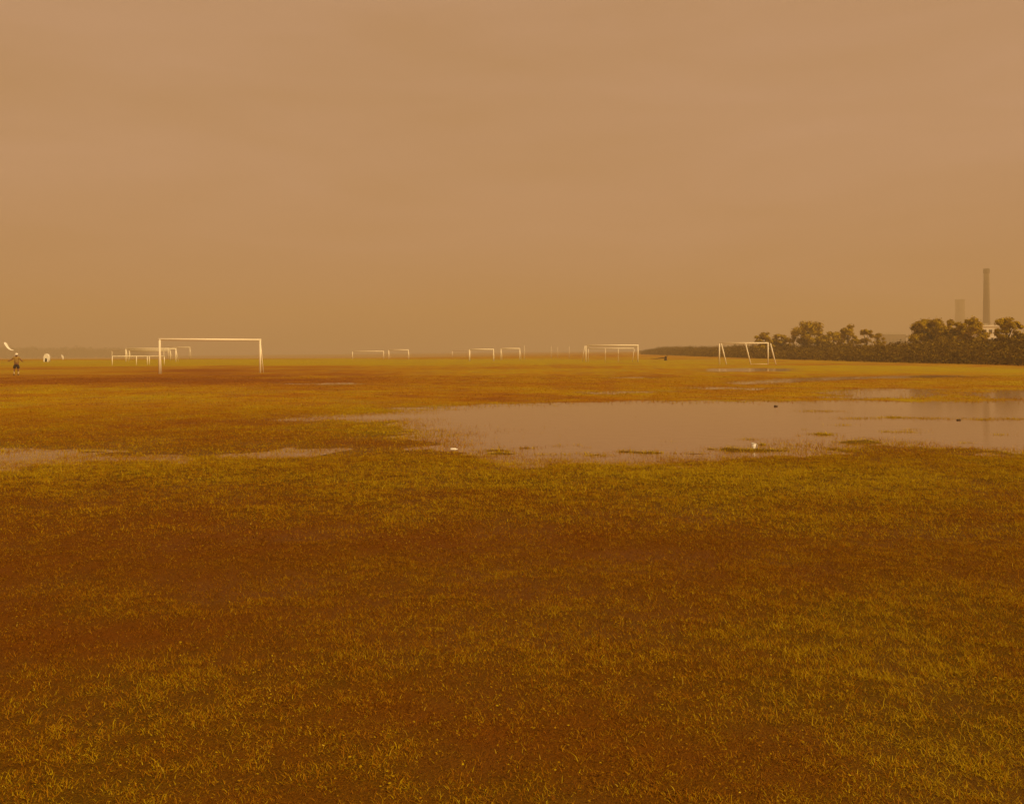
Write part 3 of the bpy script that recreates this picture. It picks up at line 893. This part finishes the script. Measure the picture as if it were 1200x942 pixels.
# leaning corner flag
cx_, cy_, cz_ = place(72.5, 421.6)
fl = empty('corner_flag', (cx_, cy_, cz_)); tag(fl, 'little white corner flag drooping beyond the white tent', 'flag')
obj('staff', tube(bmesh.new(), [(.1, 0, -.1), (-.12, 0, .95)], .025, 8), M['white'], fl)
bm = bmesh.new()
g_ = [[bm.verts.new((-.12+.12*j+.10*(1-i/3), .03*math.sin(j*2+i), .92-.22*i-.12*j)) for j in range(4)] for i in range(4)]
for i in range(3):
    for j in range(3): bm.faces.new((g_[i][j], g_[i][j+1], g_[i+1][j+1], g_[i+1][j]))
cl = obj('cloth', bm, M['canvas'], fl); cl.modifiers.new('t', 'SOLIDIFY').thickness = .01

# stump with a fallen branch
sx, sy, sz = place(780, 422.5)
st = empty('tree_stump', (sx, sy, sz)); tag(st, 'dark tree stump with a long fallen branch past the box-framed goal', 'stump')
obj('stump', tube(bmesh.new(), [(0, 0, -.1), (0, 0, .15), (.03, 0, .55), (.05, 0, .72)], [.30, .22, .18, .15], 10), M['wood'], st)
obj('branch', tube(bmesh.new(), [(0, 0, .45), (-.7, .1, .40), (-1.5, 0, .30), (-2.5, .1, .33)], [.09, .075, .05, .02], 8), M['wood'], st)
obj('snag', tube(bmesh.new(), [(.05, 0, .5), (.25, .05, .72), (.3, 0, .95)], [.07, .05, .02], 7), M['wood'], st)

# litter and clods
def lump(px, py, size, label, seed, sq=.5, z=None):
    r = random.Random(seed)
    X, Y = W(px, py)
    bm = bmesh.new(); bmesh.ops.create_icosphere(bm, subdivisions=3, radius=1)
    for v in bm.verts:
        n = v.co.normalized()
        q = 1+.22*math.sin(n.x*4+seed)+.16*math.sin(n.y*6+n.z*5+seed*2)+r.uniform(-.05, .05)
        v.co = Vector((n.x*q*size, n.y*q*size*.7, n.z*q*size*sq))
    o = obj('clod', bm, M['clod'])
    o.location = (X, Y, (gz(X, Y) if z is None else z)+size*sq*.45)
    tag(o, label, 'clod', 'dark clods sticking out of the pool')
lump(909, 475.5, .055, 'dark clod of earth at the far shore of the wide pool', 3, .45, WATER_Z)
lump(1123.5, 491.5, .04, 'small dark clod beside the grass islands in the wide pool', 5, .5, WATER_Z)

X, Y = W(882.5, 525.5); z = max(gz(X, Y), WATER_Z)
cup = empty('paper_cup', (X, Y, z)); tag(cup, 'white paper cup standing at the near shore of the wide pool', 'cup'); cup.rotation_euler = (.10, .08, .4)
bm = bmesh.new(); lathe(bm, [(.028, 0), (.030, .01), (.040, .098), (.038, .098), (.028, .012)], 20, False)
obj('cup_wall', bm, M['plastic'], cup)
obj('cup_rim', lathe(bmesh.new(), [(.039, .095), (.043, .098), (.043, .102), (.039, .103)], 20, False), M['plastic'], cup)
obj('cup_base', lathe(bmesh.new(), [(.001, .008), (.028, .008)], 20, False), M['plastic'], cup)
X2, Y2 = W(887.3, 524.5)
bm = bmesh.new()
g_ = [[bm.verts.new(((i-2)*.012+.006*math.sin(j*3+i), (j-1)*.012, .012+.014*math.sin(i*2.1+j*1.7)+.03*(i == 4)+.010*i)) for j in range(3)] for i in range(5)]
for i in range(4):
    for j in range(2): bm.faces.new((g_[i][j], g_[i][j+1], g_[i+1][j+1], g_[i+1][j]))
scp = obj('paper_scrap', bm, M['plastic']); scp.location = (X2, Y2, max(gz(X2, Y2), WATER_Z)+.01); scp.rotation_euler = (.5, -.6, .3)
scp.modifiers.new('t', 'SOLIDIFY').thickness = .002
tag(scp, 'crumpled white scrap of paper lying against the paper cup', 'paper')

X, Y = W(531.8, 526.8); z = max(gz(X, Y), WATER_Z)
bt = empty('plastic_bottle', (X, Y, z+.026), .15); bt.scale = (.8,)*3; tag(bt, 'white plastic bottle lying on its side near the pool corner', 'bottle')
bm = bmesh.new(); lathe(bm, [(.004, -.07), (.022, -.07), (.025, -.063), (.025, .03), (.020, .045), (.010, .06), (.010, .066)], 18)
bmesh.ops.rotate(bm, verts=bm.verts, matrix=Matrix.Rotation(math.pi/2, 3, 'Y')); obj('bottle_body', bm, M['plastic'], bt)
bm = bmesh.new(); lathe(bm, [(.012, .0655), (.012, .08), (.010, .082)], 14)
bmesh.ops.rotate(bm, verts=bm.verts, matrix=Matrix.Rotation(math.pi/2, 3, 'Y')); obj('bottle_cap', bm, M['plastic'], bt)

# ------------------------------------------------------------------ dusty air
bm = bmesh.new(); box(bm, -1990, 1990, -400, 1990, -26, 89)
hz = obj('haze', bm, bpy.data.materials.new('dusty_air'), smooth=False)
hm = hz.data.materials[0]; hm.use_nodes = True; hm.node_tree.nodes.clear()
ho = hm.node_tree.nodes.new('ShaderNodeOutputMaterial'); hv = hm.node_tree.nodes.new('ShaderNodeVolumePrincipled')
hv.inputs['Color'].default_value = (.96, .755, .45, 1)
hv.inputs['Density'].default_value = .0011
hv.inputs['Anisotropy'].default_value = 0.0
hm.node_tree.links.new(hv.outputs[0], ho.inputs['Volume'])
tag(hz, 'pale brown dusty haze over the field', 'haze', kind='stuff')
